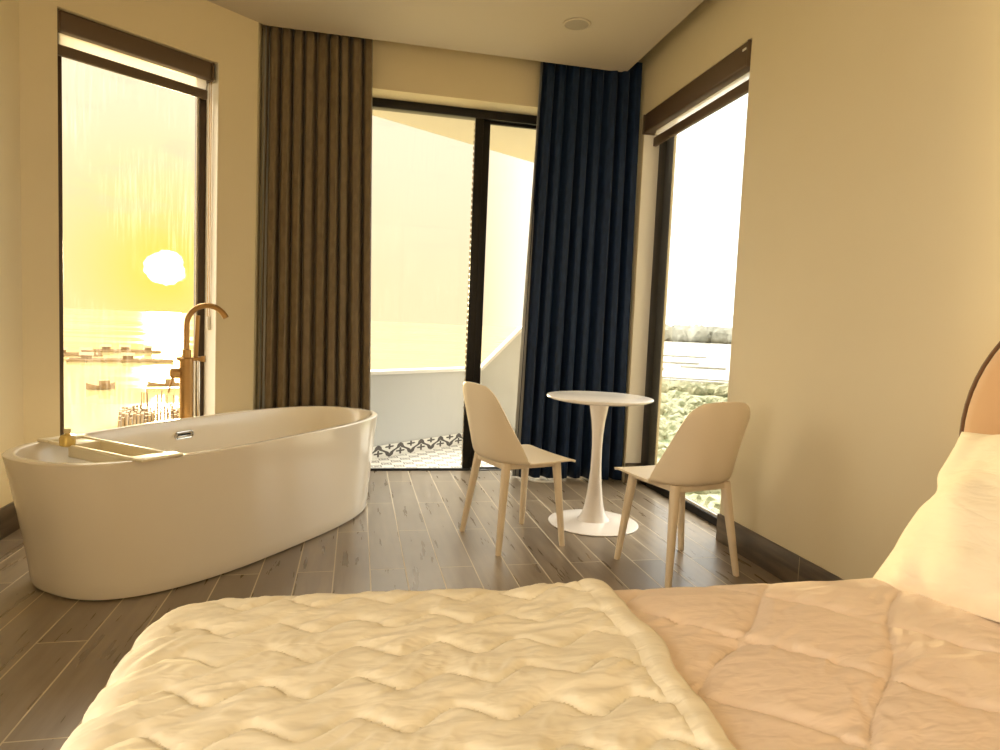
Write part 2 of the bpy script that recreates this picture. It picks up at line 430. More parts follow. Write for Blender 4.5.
bm = bmesh.new(); add_box(bm, RX + .002, 2.05, W1 - .004, W1, .147, WH); struct('trim_lit_right', bm, 'lit_reveal')  # board added over the far jamb, lit look carried by its colour
bm = bmesh.new(); add_box(bm, V1 - .004, V1, .002, .14, VZ, VH, 0, LM); struct('trim_lit_left', bm, 'lit_reveal')  # same added board on the angled wall, window light in its colour
# ------------------------------------------------------------------ windows and door
w = bpy.data.objects.new('window_1', None); C.objects.link(w); w['kind'] = 'structure'
bm = bmesh.new()
o0, o1 = .14, .20
add_box(bm, V0, V0 + .064, o0, o1, VZ, VH, .003, LM); add_box(bm, V1 - .045, V1, o0, o1, VZ, VH, .003, LM)
add_box(bm, V0 + .045, V1 - .045, o0, o1, VZ, VZ + .05, .003, LM); add_box(bm, V0 + .045, V1 - .045, o0, o1, VH - .05, VH, .003, LM)
obj('window_frame', bm, 'brown_bronze', w)
bm = bmesh.new()
add_box(bm, V0 + .064, V0 + .066, .150, .158, VZ + .05, VH - .05, 0, LM); add_box(bm, V1 - .056, V1 - .045, .150, .158, VZ + .05, VH - .05, 0, LM)
obj('glazing_bead', bm, 'seal', w)
bm = bmesh.new(); add_box(bm, V0 + .045, V1 - .045, .168, .174, VZ + .05, VH - .05, 0, LM); obj('window_pane', bm, 'glass', w)

w = bpy.data.objects.new('window_2', None); C.objects.link(w); w['kind'] = 'structure'
bm = bmesh.new()
x0, x1 = 2.05, 2.11
add_box(bm, x0, x1, W1 - .11, W1, 0, WH, .003); add_box(bm, x0, x1, W0, W0 + .06, 0, WH, .003)
add_box(bm, x0, x1, W0 + .06, W1 - .11, 0, .05, .003); add_box(bm, x0, x1, W0 + .06, W1 - .11, WH - .06, WH, .003)
obj('window_frame', bm, 'black_frame', w)
bm = bmesh.new(); add_box(bm, 2.062, 2.074, W0 + .06, W1 - .11, .05, .062); obj('glazing_bead', bm, 'white_plastic', w)
bm = bmesh.new(); add_box(bm, 2.078, 2.084, W0 + .06, W1 - .11, .05, WH - .06); obj('window_pane', bm, 'glass_clear', w)

w = bpy.data.objects.new('door_1', None); C.objects.link(w); w['kind'] = 'structure'
bm = bmesh.new()
add_box(bm, D0, D1, 4.865, 4.94, 2.605, DH, .002); add_box(bm, D0, D1, 4.865, 4.94, -.005, .006, .001)
add_box(bm, D0, D0 + .05, 4.865, 4.94, .012, 2.605, .002); add_box(bm, D1 - .05, D1, 4.865, 4.94, .012, 2.605, .002)
obj('door_frame', bm, 'black_frame', w)
bm = bmesh.new()
add_box(bm, D0 + .05, D0 + .11, 4.875, 4.905, .012, 2.605, .002); add_box(bm, .800, .86, 4.87, 4.905, .012, 2.605, .002)
add_box(bm, D0 + .11, .80, 4.875, 4.905, .006, .014, .001)
fx = obj('door_panel', bm, 'black_frame', w)
bm = bmesh.new(); add_box(bm, D0 + .11, .80, 4.886, 4.894, .014, 2.605); obj('door_pane', bm, 'glass_clear', fx)
bm = bmesh.new()
for i in range(60): add_box(bm, .790, .799, 4.874, 4.879, .04 + i * .0425, .04 + i * .0425 + .026)
obj('brush_seal', bm, 'seal', fx)
bm = bmesh.new()
add_box(bm, .845, .918, 4.908, 4.935, .012, 2.605, .002); add_box(bm, D1 - .11, D1 - .05, 4.908, 4.935, .012, 2.605, .002)
add_box(bm, .918, D1 - .11, 4.908, 4.935, .006, .014, .001); add_box(bm, .918, D1 - .11, 4.908, 4.935, 2.585, 2.605, .002)
sl = obj('sliding_panel', bm, 'black_frame', w)
bm = bmesh.new(); add_box(bm, .918, D1 - .11, 4.917, 4.925, .014, 2.585); obj('door_pane', bm, 'glass_clear', sl)

# ------------------------------------------------------------------ roller blinds
def blind(name_label, mtx, t0, t1, oc, zc0, zc1, ob, tb1, zb0, zb1, chain_t):
    o = thing('roller_blind', name_label, 'blind', group=None)
    bm = bmesh.new(); add_box(bm, t0 + .012, t1 - .012, oc, oc + .085, zc0, zc1, .012, mtx, 3)
    obj('cassette', bm, 'blind_case', o)
    for a in (t0, t1 - .012):
        bm = bmesh.new(); add_box(bm, a, a + .012, oc - .004, oc + .089, zc0 - .006, zc1, .004, mtx); obj('end_cap', bm, 'blind_case', o)
    bm = bmesh.new(); add_box(bm, t0 + .02, tb1 - .004, ob + .012, ob + .0135, zb1 - .01, zc0 + .02, 0, mtx); obj('sheer_cloth', bm, 'sheer', o)
    bm = bmesh.new(); add_box(bm, t0 + .010, tb1, ob, ob + .026, zb0, zb1, .006, mtx, 3); obj('bottom_bar', bm, 'blind_case', o)
    return o
b1 = blind('brown roller blind rolled up at the top of the window beside the bathtub', LM, V0 + .004, .982, .022, 2.49, 2.591, .055, .960, 2.378, 2.432, .97)
# its control chain with a small white weight by the right jamb
bm = bmesh.new()
add_tube(bm, [LM @ Vector((.975, .06, 2.49)), LM @ Vector((.978, .07, 1.06))], .0022, 6)
add_tube(bm, [LM @ Vector((.985, .06, 2.49)), LM @ Vector((.990, .07, 1.06))], .0022, 6)
ch = obj('control_chain', bm, 'brass', b1)
bm = bmesh.new(); add_box(bm, .974, .994, .062, .076, 1.0, 1.085, .006, LM, 2); obj('chain_weight', bm, 'white_plastic', ch)
RM = Matrix((Vector((0, -1, 0)), Vector((1, 0, 0)), Vector((0, 0, 1)))).transposed().to_4x4(); RM.translation = Vector((RX, W1, 0))
b2 = blind('dark brown roller blind rolled up at the top of the window beside the dining chairs', RM, .004, W1 - W0 - .004, -.012, 2.49, 2.618, .032, W1 - W0 - .004, 2.385, 2.445, 1.2)
for ch_ in list(b2.children):
    if ch_.name.startswith(('bottom_bar', 'sheer')):
        for v in ch_.data.vertices:
            if v.co.y > W1 - .06: v.co.y -= .075
bm = bmesh.new(); add_box(bm, W1 - W0 - .06, W1 - W0 - .025, -.016, -.010, 2.575, 2.588, .003, RM); obj('bracket_clip', bm, 'white_plastic', b2)

# ------------------------------------------------------------------ curtains
def curtain(label, xs0, xs1, xb0, xb1, yc, m, pleats, seed, yr=0.0, z0=.015, z1=2.985, amp=.048):
    rnd = random.Random(seed)
    o = thing('curtain', label, 'curtain', ((xb0 + xb1) / 2, yc, 0))
    ph = [rnd.uniform(-.5, .5) for _ in range(pleats + 2)]
    aw = [rnd.uniform(.7, 1.15) for _ in range(pleats + 2)]
    def fold(u, z):
        k = u * pleats; i = int(k); f = k - i
        p0 = ph[i] * (1 - f) + ph[i + 1] * f; a0 = aw[i] * (1 - f) + aw[i + 1] * f
        sway = .35 * (1 - z / z1) * math.sin(3.1 * u * pleats / 4 + seed)
        s = math.sin(2 * PI * k + p0 * 1.6 + sway)
        c = math.cos(2 * PI * k + p0 * 1.6 + sway)
        return amp * a0 * (s * 1.05 + .18 * math.sin(3 * (2 * PI * k + p0))), .010 * c
    def surf(off, ext, name, mm, par):
        bm = bmesh.new(); rows = []
        nu, nz = pleats * 18, 28
        for j in range(nz + 1):
            z = z0 + (z1 - z0) * j / nz; q = j / nz; r = []
            for i in range(nu + 1):
                u = i / nu
                xa = xb0 + (xs0 - xb0) * q; xb = xb1 + (xs1 - xb1) * q
                dy_, dx_ = fold(min(u, .9999), z)
                r.append((xa - ext + (xb - xa + 2 * ext) * u + dx_ - o.location.x, yc + yr * u * u + dy_ * (1 - .25 * q) + off - o.location.y, z))
            rows.append(r)
        grid(bm, rows)
        ob = obj(name, bm, mm, par)
        sm = ob.modifiers.new('thickness', 'SOLIDIFY'); sm.thickness = .003; sm.offset = 0
        return ob
    surf(0, 0, 'face_cloth', m, o)
    bm = bmesh.new(); rows = []
    for j in range(15):
        z = z0 + (z1 - z0) * j / 14; xa = xb0 + (xs0 - xb0) * j / 14
        rows.append([(xa - .004 + .008 * i - o.location.x, .030 + .012 * math.sin(i * .8 + z * 2) + fold(0, z)[0] * .8, z) for i in range(7)])
    grid(bm, rows); ob = obj('lining', bm, 'lining', o)
    sm = ob.modifiers.new('thickness', 'SOLIDIFY'); sm.thickness = .002
    bm = bmesh.new(); add_box(bm, xs0 - o.location.x, xs1 - o.location.x, -.006, .006, z1 - .004, z1 + .012); obj('heading_tape', bm, 'lining', o)
    return o
curtain('long taupe brown curtain hanging behind the bathtub, left of the balcony door', -.622, .035, -.628, .098, 4.592, 'taupe', 9, 3)
curtain('long navy blue curtain hanging behind the round white table', 1.205, 1.905, 1.13, 1.918, 4.59, 'navy', 8, 11, -.085)
bm = bmesh.new(); add_box(bm, EX + .02, 1.915, 4.580, 4.605, 3.012, 3.034, .003); add_box(bm, 1.892, 1.919, 4.573, 4.612, 3.0, 3.034, .004)
tag(obj('curtain_rail', bm, 'white_plastic'), 'white curtain rail in the ceiling recess above both long curtains', 'curtain rail')

# ------------------------------------------------------------------ ceiling downlight
t0 = thing('downlight', 'round flush downlight in the ceiling near the navy curtain', 'ceiling light', (1.232, 3.915, CZ))
bm = bmesh.new(); add_lathe(bm, [(.084, -.0005), (.084, -.006), (.076, -.009), (.071, -.006), (.071, -.0005)], 48); obj('rim', bm, 'ceiling', t0)
bm = bmesh.new(); add_lathe(bm, [(0, -.004), (.0705, -.004), (.0705, -.001), (0, -.001)], 48); obj('diffuser', bm, mat('unlit_diffuser', (.42, .38, .32), .5), t0)

# ------------------------------------------------------------------ bathtub
TC = Vector((-.596, 3.470, 0)); TA = .951
def superell(a, b, n, z, N=112, off=(0, 0)):
    out = []
    for i in range(N):
        th = 2 * PI * i / N
        ct, st = math.cos(th), math.sin(th)
        out.append((off[0] + a * math.copysign(abs(ct) ** (2 / n), ct), off[1] + b * math.copysign(abs(st) ** (2 / n), st), z))
    return out
tub = thing('bathtub', 'oval white freestanding bathtub standing below the sunset window', 'bathtub', TC, TA)
bm = bmesh.new()
N_ = 2.75; prof = []
prof += [(.872, .392, .002), (.890, .408, .008), (.897, .414, .022)]
for k in range(1, 13):
    q = k / 12; e = q ** 1.15
    prof.append((.898 + (.997 - .898) * e, .414 + (.412 - .414) * e, .03 + (.532 - .03) * q))
prof += [(.998, .412, .538), (.995, .409, .5415), (.990, .404, .543), (.968, .384, .543), (.962, .378, .541), (.958, .374, .536)]
for k in range(1, 11):
    q = k / 10; prof.append((.958 - .13 * q - .05 * q ** 3, .374 - .05 * q - .04 * q ** 4, .536 - .37 * q))
prof += [(.74, .25, .135), (.62, .18, .122), (.30, .08, .118), (.05, .02, .116)]
vs = grid(bm, [superell(a, b_, N_, z) for a, b_, z in prof], True)
bm.faces.new(vs[0][::-1]); bm.faces.new(vs[-1])
obj('tub_shell', bm, 'tub', tub)
# overflow slot on the far inner side
bm = bmesh.new()
pts = []
OU, OZ, OV = .020, .462, .364
for i in range(33):
    a = 2 * PI * i / 32
    x = (.040 if math.cos(a) > 0 else -.040) + .017 * math.cos(a)
    pts.append((OU + x, OV - .006, OZ + .017 * math.sin(a)))
add_tube(bm, pts, .004, 8, False)
add_box(bm, OU - .044, OU + .044, OV - .008, OV + .004, OZ - .013, OZ - .002, .002)
ov = obj('overflow_cover', bm, 'chrome', tub)
bm = bmesh.new(); add_box(bm, OU - .040, OU + .040, OV - .0095, OV - .004, OZ + .0, OZ + .008, .001); obj('overflow_slot', bm, 'black_frame', ov)
bm = bmesh.new(); add_lathe(bm, [(0, .1185), (.03, .1185), (.034, .123), (.02, .128), (0, .129)], 32, (.25, 0, 0)); obj('drain_plug', bm, 'chrome', tub)

# bath tray across the near-left end of the tub
tray = thing('bath_tray', 'cream bath caddy tray laid across the left end of the bathtub', 'bath tray', (0, 0, 0))
tn, tf = Vector((-.700, 2.672, 0)), Vector((-1.245, 3.125, 0))
tdir = (tf - tn).normalized(); tl = (tf - tn).length
TMx = Matrix((tdir, Vector((-tdir.y, tdir.x, 0)), Vector((0, 0, 1)))).transposed().to_4x4()
tray.matrix_world = Matrix.Translation((tn.x, tn.y, .5435)) @ TMx
for a in (0.0, tl - .085):
    bm = bmesh.new(); add_box(bm, a + .01, a + .072, -.088, .088, .0, .011, .005, None, 3); obj('end_plate', bm, 'tray', tray)
bm = bmesh.new()
for v in (-.070, .070): add_box(bm, .04, tl - .04, v - .007, v + .007, -.006, .008, .003)
obj('side_rail', bm, 'tray', tray)
bm = bmesh.new()
a0, a1 = .11, tl - .20
add_box(bm, a0, a1, -.066, .066, -.045, -.040); add_box(bm, a0, a0 + .006, -.066, .066, -.045, .004); add_box(bm, a1 - .006, a1, -.066, .066, -.045, .004)
add_box(bm, a0, a1, -.066, -.060, -.045, .004); add_box(bm, a0, a1, .060, .066, -.045, .004)
obj('basin', bm, 'tray', tray, False)
bm = bmesh.new(); add_box(bm, a1, tl - .08, -.066, .066, -.006, .002, .002); obj('shelf', bm, 'tray', tray)
bt = thing('soap_bottle', 'small amber bottle with narrow neck standing on the bath tray', 'bottle', (-1.132, 2.935, .5460)); bt.scale = (.8, .8, .8)
bm = bmesh.new(); add_lathe(bm, [(0, 0), (.030, 0), (.035, .004), (.036, .02), (.0355, .040), (.031, .052), (.018, .058), (.012, .061), (.012, .066), (0, .066)], 40); obj('bottle_body', bm, 'amber', bt)
bm = bmesh.new(); add_lathe(bm, [(0, .066), (.0155, .066), (.016, .070), (.0155, .084), (.012, .087), (0, .087)], 32); obj('stopper', bm, 'cap', bt)

# ------------------------------------------------------------------ freestanding bath filler
fc = Vector((-.930, 3.960, 0))
fa = thing('bath_faucet', 'tall bronze freestanding bath faucet between the bathtub and the sunset window', 'faucet', fc)
bm = bmesh.new(); add_lathe(bm, [(0, 0), (.075, 0), (.078, .004), (.074, .012), (.045, .015), (0, .015)], 40); obj('floor_flange', bm, 'brass', fa)
bm = bmesh.new(); add_lathe(bm, [(0, .012), (.036, .012), (.036, .830), (.037, .845), (.034, .850), (.024, .854), (.024, .895), (.020, .899), (0, .899)], 36); obj('column', bm, 'brass', fa)
sd = Vector((math.cos(math.radians(-9)), math.sin(math.radians(-9)), 0))
bm = bmesh.new()
arc = [(0, 0, .86), (0, 0, .93), (0, 0, 1.015)]
R_ = .112
for k in range(0, 15):
    a = PI - k * PI * .86 / 14
    arc.append(tuple(sd * (R_ + R_ * math.cos(a)) + Vector((0, 0, 1.034 + R_ * math.sin(a)))))
add_tube(bm, spline(arc, 3), .0155, 16); obj('spout', bm, 'brass', fa)
bm = bmesh.new()
sx = Vector((math.cos(math.radians(14)), math.sin(math.radians(14)), 0))
add_tube(bm, [-sx * .03 + Vector((0, 0, .765)), -sx * .075 + Vector((0, 0, .765)), -sx * .085 + Vector((0, 0, .765))], [.030, .030, .022], 24)
hd = obj('handle_hub', bm, 'brass', fa)
bm = bmesh.new(); add_tube(bm, [-sx * .066 + Vector((0, 0, .745)), -sx * .090 + Vector((0, 0, .655))], [.006, .0045], 10); obj('lever', bm, 'brass', hd)
bm = bmesh.new(); add_tube(bm, [-sx * .02 + Vector((0, 0, .845)), -sx * .052 + Vector((0, 0, .845))], .013, 16); obj('diverter_knob', bm, 'brass', fa)
bm = bmesh.new()
add_tube(bm, [sx * .02 + Vector((0, 0, .845)), sx * .085 + Vector((0, 0, .845))], .011, 14)
add_tube(bm, [sx * .085 + Vector((0, 0, .83)), sx * .085 + Vector((0, 0, .862))], .013, 14); obj('shower_holder', bm, 'brass', fa)
bm = bmesh.new(); add_box(bm, -.011, .011, -.008, .008, 0, .235, .005, Matrix.Translation(sx * .048 + Vector((0, 0, .855))) @ Matrix.Rotation(.04, 4, 'Y'), 3)
hs = obj('hand_shower', bm, 'brass', fa)
bm = bmesh.new()
add_tube(bm, spline([sx * .062 + Vector((0, 0, .86)), sx * .064 + Vector((0, 0, .74)), sx * .068 + Vector((0, -.01, .45)), sx * .085 + Vector((0, -.02, .18)), sx * .04 + Vector((0, .01, .08))], 8), .006, 10); obj('hose', bm, 'chrome', hs)

# ------------------------------------------------------------------ round pedestal table
tb = thing('dining_table', 'round white pedestal table standing between the two chairs', 'table', (1.345, 3.505, 0))
bm = bmesh.new()
add_lathe(bm, [(0, .703), (.24, .703), (.275, .710), (.296, .719), (.300, .7235), (.2985, .728), (.294, .730), (0, .730)], 96); obj('tabletop', bm, 'table_top', tb)
st = [(0, .022)] + [(r, z) for r, z in [(.092, .022), (.080, .035), (.066, .06), (.055, .10), (.045, .16), (.037, .23), (.0315, .31), (.029, .39), (.029, .45), (.032, .52), (.039, .59), (.049, .65), (.058, .70)]] + [(0, .7025)]
bm = bmesh.new(); add_lathe(bm, st, 48); obj('stem', bm, 'table_base', tb)
bm = bmesh.new(); add_lathe(bm, [(0, 0), (.250, 0), (.256, .003), (.255, .007), (.23, .012), (.16, .018), (.10, .023), (0, .023)], 80); obj('base', bm, 'table_base', tb)

# ------------------------------------------------------------------ moulded chairs (front is local +y)
ch = thing('dining_chair', 'cream moulded chair left of the round table, beside the balcony door', 'chair')
ch['group'] = 'moulded chairs at the round table'
prof = spline([Vector((0, y, z)) for y, z in [(.240, .430), (.225, .4375), (.19, .4415), (.10, .437), (.0, .431), (-.10, .429), (-.158, .434), (-.190, .453), (-.206, .495), (-.220, .56), (-.236, .64), (-.252, .73), (-.266, .818)]], 5)
L_ = [0]
for a, b_ in zip(prof, prof[1:]): L_.append(L_[-1] + (b_ - a).length)
tot = L_[-1]
def lerp_tab(tab, s):
    for (a, va), (b_, vb) in zip(tab, tab[1:]):
        if s <= b_:
            f = (s - a) / (b_ - a); f = f * f * (3 - 2 * f) if False else f
            return va + (vb - va) * f
    return tab[-1][1]
WT = [(0, .205), (.03, .222), (.10, .222), (.30, .222), (.42, .230), (.50, .236), (.58, .230), (.70, .217), (.80, .206), (.86, .199), (.91, .188), (.94, .176), (.965, .160), (.985, .144), (1, .118)]
WR = [(0, .0), (.30, .004), (.37, .020), (.43, .058), (.49, .108), (.55, .130), (.62, .122), (.70, .100), (.80, .070), (.90, .042), (1, .020)]      # how far the sides wrap forward
ZR = [(0, .0), (.2, .002), (.34, .006), (.46, .016), (.56, .010), (.68, 0), (.88, 0), (.95, -.003), (1, -.012)]
bm = bmesh.new(); rows = []
NU = 28
for p, l in zip(prof, L_):
    s = l / tot; w_ = lerp_tab(WT, s); r = []
    for i in range(NU + 1):
        u = -1 + 2 * i / NU
        k = abs(u) ** 3.0
        r.append((w_ * u * (1 - .02 * k), p.y + lerp_tab(WR, s) * k, p.z + lerp_tab(ZR, s) * k - (.004 * (1 - u * u) if s < .45 else 0)))
    rows.append(r)
grid(bm, rows)
sh = obj('seat_shell', bm, 'chair', ch)
md = sh.modifiers.new('thickness', 'SOLIDIFY'); md.thickness = .010; md.offset = 0
md = sh.modifiers.new('rounding', 'BEVEL'); md.width = .003; md.segments = 2; md.limit_method = 'ANGLE'; md.angle_limit = math.radians(50)
bm = bmesh.new()
add_box(bm, -.145, .145, .155, .180, .408, .436, .006); add_box(bm, -.145, .145, -.150, -.125, .400, .432, .006)
for s in (-1, 1): add_box(bm, s * .146 - .012, s * .146 + .012, -.150, .180, .402, .429, .006)
obj('seat_frame', bm, 'chair_leg', ch)
for sx_, y0, x1, y1 in [(-1, .158, .200, .182), (1, .158, .200, .182), (-1, -.135, .200, -.190), (1, -.135, .200, -.190)]:
    bm = bmesh.new()
    tp = Vector((sx_ * .146, y0, .434)); ft = Vector((sx_ * x1, y1, 0))
    rows = []
    for k in range(9):
        q = k / 8; c0 = tp.lerp(ft, q); h = .0205 - .0075 * q
        rows.append([(c0.x + h * math.copysign(abs(math.cos(a)) ** .6, math.cos(a)), c0.y + h * math.copysign(abs(math.sin(a)) ** .6, math.sin(a)), c0.z) for a in [2 * PI * i / 16 for i in range(16)]])
    vs = grid(bm, rows, True); bm.faces.new(vs[0][::-1]); bm.faces.new(vs[-1])
    lg = obj('leg', bm, 'chair_leg', ch)
ch.location = (.812, 3.278, 0); ch.rotation_euler = (0, 0, -math.radians(73))
ch2 = copy_thing(ch, (1.495, 2.800, 0), math.radians(14), 'cream moulded chair right of the round table, its back to the bed')
ch2['group'] = 'moulded chairs at the round table'

# white cable on the floor at the curtain foot
bm = bmesh.new(); add_tube(bm, spline([(1.235, 4.53, .008), (1.262, 4.475, .008), (1.31, 4.455, .009), (1.37, 4.452, .008), (1.43, 4.468, .008)], 8), .008, 10)
tag(obj('power_cable', bm, 'cable'), 'short white cable lying on the floor under the navy curtain', 'cable')

# ------------------------------------------------------------------ bed
BZ = .50                                  # mattress top
BX0, BX1, BY0, BY1 = -.375, 1.76, -.42, 1.385
bed = thing('bed', 'upholstered double bed in the foreground with a rounded peach headboard', 'bed', (.70, .48, 0))
bl = Vector(bed.location)
def rel(a): return (a[0] - bl.x, a[1] - bl.y)
bm = bmesh.new(); add_box(bm, BX0 + .06 - bl.x, BX1 - bl.x, BY0 + .06 - bl.y, BY1 - .06 - bl.y, .06, .27, .02, None, 3); obj('bed_base', bm, 'bed_base', bed)
bm = bmesh.new(); add_box(bm, BX0 + .035 - bl.x, BX1 - .02 - bl.x, BY0 + .035 - bl.y, BY1 - .035 - bl.y, .27, BZ - .008, .05, None, 4); obj('mattress', bm, 'mattress', bed)
for x in (BX0 + .15, BX1 - .15):
    for y in (BY0 + .15, BY1 - .15):
        bm = bmesh.new(); add_lathe(bm, [(0, 0), (.022, 0), (.028, .062), (0, .062)], 20, (x - bl.x, y - bl.y, 0)); obj('foot', bm, 'piping', bed)
# headboard: slab with big rounded top corners, puffed front, piping
HF, HB = 1.785, 1.905
hy0, hy1, hr, hz = -.72, 1.640, .44, 1.275
outl = [(hy0, .05)]
for k in range(17): a = PI - k * PI / 2 / 16; outl.append((hy0 + hr + hr * math.cos(a), hz - hr + hr * math.sin(a)))
for k in range(17): a = PI / 2 - k * PI / 2 / 16; outl.append((hy1 - hr + hr * math.cos(a), hz - hr + hr * math.sin(a)))
outl.append((hy1, .05))
cyy, czz = (hy0 + hy1) / 2, .62
def ring(x, inset):
    r = []
    for y, z in outl:
        v = Vector((cyy - y, czz - z)); l = v.length
        f = min(inset / max(l, 1e-6), 1.0); v2 = v * f
        r.append((x - bl.x, y + v2.x - bl.y, max(.05, z + v2.y)))
    return r
bm = bmesh.new()
vs = grid(bm, [ring(HB, .0), ring(HF + .02, .0), ring(HF + .004, .012), ring(HF - .012, .05), ring(HF - .020, .12), ring(HF - .022, .4)], True)
bm.faces.new(vs[0][::-1]); bm.faces.new(vs[-1])
hb = obj('headboard', bm, 'headboard', bed)
bm = bmesh.new(); add_tube(bm, [(HF + .012 - bl.x, y + (.002 if y > cyy else -.002) - bl.y, z + .002) for y, z in outl], .006, 8)
obj('piping', bm, 'piping', hb)
bm = bmesh.new(); add_tube(bm, [(HF - .019 - bl.x, hy0 + .06 - bl.y, .79), (HF - .024 - bl.x, .5 - bl.y, .79), (HF - .019 - bl.x, hy1 - .06 - bl.y, .79), (HF + .003 - bl.x, hy1 - .006 - bl.y, .79)], .006, 8)
obj('seam', bm, 'piping', hb)

def wrinkle(x, y, s=1.0, seed=0.0):
    a = .50
    u = x * math.cos(a) + y * math.sin(a); v = -x * math.sin(a) + y * math.cos(a)
    w = noise.noise(Vector((x * 6, y * 6, seed + 8))) * .06
    r1 = noise.noise(Vector(((u + w) * 6 * s + seed, (v + w) * 20 * s, seed)))
    r2 = noise.noise(Vector(((u - w) * 12 * s, (v + w) * 40 * s + seed, seed + 3)))
    return (1 - 2.2 * abs(r1)) * .62 + (1 - 2.2 * abs(r2)) * .34 - .4
def drape(bm, x0, x1, y0, y1, ex0, ey0, ey1, ztop, hgt, step, rr=.06, corner=.10, thick=.012):
    """cloth laid on a rounded-rectangle top (x from ex0, y from ey0 to ey1), hanging over the edges; hgt(a, b) = local puff"""
    nx = int((x1 - x0) / step) + 1; ny = int((y1 - y0) / step) + 1
    rows = []
    for i in range(nx + 1):
        a = x0 + (x1 - x0) * i / nx; r = []
        for j in range(ny + 1):
            b = y0 + (y1 - y0) * j / ny
            qx = (ex0 + corner) - a
            qy = max(b - (ey1 - corner), (ey0 + corner) - b)
            sgy = 1 if b - (ey1 - corner) > (ey0 + corner) - b else -1
            if qx > 0 and qy > 0:
                l = math.hypot(qx, qy); g = Vector((-qx / l, sgy * qy / l)); dist = l - corner
            elif qx > qy: g = Vector((-1, 0)); dist = qx - corner
            else: g = Vector((0, sgy)); dist = qy - corner
            s = dist + rr
            h = hgt(a, b)
            if s <= 0: p = Vector((a, b, ztop + h))
            else:
                base = Vector((a, b)) - g * s
                if s < rr * PI / 2:
                    th = s / rr; off = rr * math.sin(th); dz_ = -rr * (1 - math.cos(th)); nn = Vector((g.x * math.sin(th), g.y * math.sin(th), math.cos(th)))
                else: off = rr; dz_ = -rr - (s - rr * PI / 2); nn = Vector((g.x, g.y, 0))
                p = Vector((base.x + g.x * off, base.y + g.y * off, ztop + dz_)) + nn * h
            r.append(p)
        rows.append(r)
    grid(bm, rows)
def groove(d, w): return 1 - math.exp(-(d / w) ** 1.3) 
# peach bedspread: big diamond quilting
def h_spread(a, b):
    wv = .012 * math.sin(9 * (a - b)); wu = .012 * math.sin(9 * (a + b))
    fu = ((a + b) + wv - 1.83) / .35; fv = ((a - b) + wu + .37) / .345
    du = abs(fu - round(fu)) * .35 * .7; dv = abs(fv - round(fv)) * .345 * .7
    dl = min(du, dv)
    corner_r = 1.0
    pf = groove(dl, .0075) * .0075 + .009 * math.sin(PI / 2 * min(1, du / .12)) ** .6 * math.sin(PI / 2 * min(1, dv / .12)) ** .6
    near = math.exp(-(dl / .05) ** 2)
    return (pf + .0062 * wrinkle(a, b, .95, 7.1) * (.55 + near)) * min(1, max(.25, (BY1 - .01 - b) / .10))
bm = bmesh.new()
drape(bm, .495, 1.735, -.60, BY1 + .30, BX0 - 5, BY0, BY1 + .01, BZ + .018, h_spread, .0055)
bs = obj('bedspread', bm, 'spread')
md = bs.modifiers.new('thickness', 'SOLIDIFY'); md.thickness = .008; md.offset = -1
tag(bs, 'peach diamond-quilted bedspread covering the pillow half of the bed', 'bedspread')
# cream quilt with wavy stitch rows
def tri_wave(x):
    f = x - math.floor(x)
    t_ = abs(2 * f - 1)                        # 1 at integer, 0 at half
    return .5 - .5 * math.cos(PI * t_) * .62 - .5 * (1 - 2 * t_) * .38
FOLD = .53
def h_quilt(a, b):
    wob = .010 * noise.noise(Vector((a * 4, b * 4, 2.2)))
    yy = b + wob - (1.226 - .046 * (1 - tri_wave((a - .012 + .3 * wob) / .1405)))
    f = yy / .1045; dl = abs(f - round(f)) * .1045
    pf = groove(dl, .0075) * .0072 + .0022 * math.sin(PI * (f - math.floor(f)))
    h = pf + .0062 * wrinkle(a, b, 1.45, 1.3) * min(1, .25 + dl / .012) + .004 * noise.noise(Vector((a * 6, b * 6, 9)))
    # folded, rolled hem at the right edge
    q = a - (FOLD - .055)
    if q > 0:
        band = math.sin(min(1, q / .055) * PI * .93)
        h = h * (1 - min(1, q / .02)) + min(1, q / .02) * (.009 + .007 * band + .006 * noise.noise(Vector((a * 14, b * 22, 4))) )
        gq = abs(q - .0) ; h -= .005 * math.exp(-(gq / .004) ** 2)
    bunch = math.exp(-((a - .36) / .12) ** 2)
    h += bunch * .012 * noise.noise(Vector((a * 9, b * 13, 6.5)))
    return h
bm = bmesh.new()
drape(bm, BX0 - .33, FOLD, -.45, BY1 + .33, BX0, BY0 - .03, BY1, BZ + .039, h_quilt, .0046, .07, .13)
bmesh.ops.recalc_face_normals(bm, faces=bm.faces)
# wavy free edge
for v in bm.verts:
    if v.co.x > FOLD - .15:
        k = (v.co.x - (FOLD - .15)) / .15
        v.co.x += k * (.020 * (v.co.y - .9) / .4 + .009 * math.sin(v.co.y * 13) + .006 * math.sin(v.co.y * 31))
qo = obj('quilt', bm, 'quilt')
md = qo.modifiers.new('thickness', 'SOLIDIFY'); md.thickness = .016; md.offset = -1
tag(qo, 'cream wavy-stitched quilt folded back over the foot half of the bed', 'quilt')

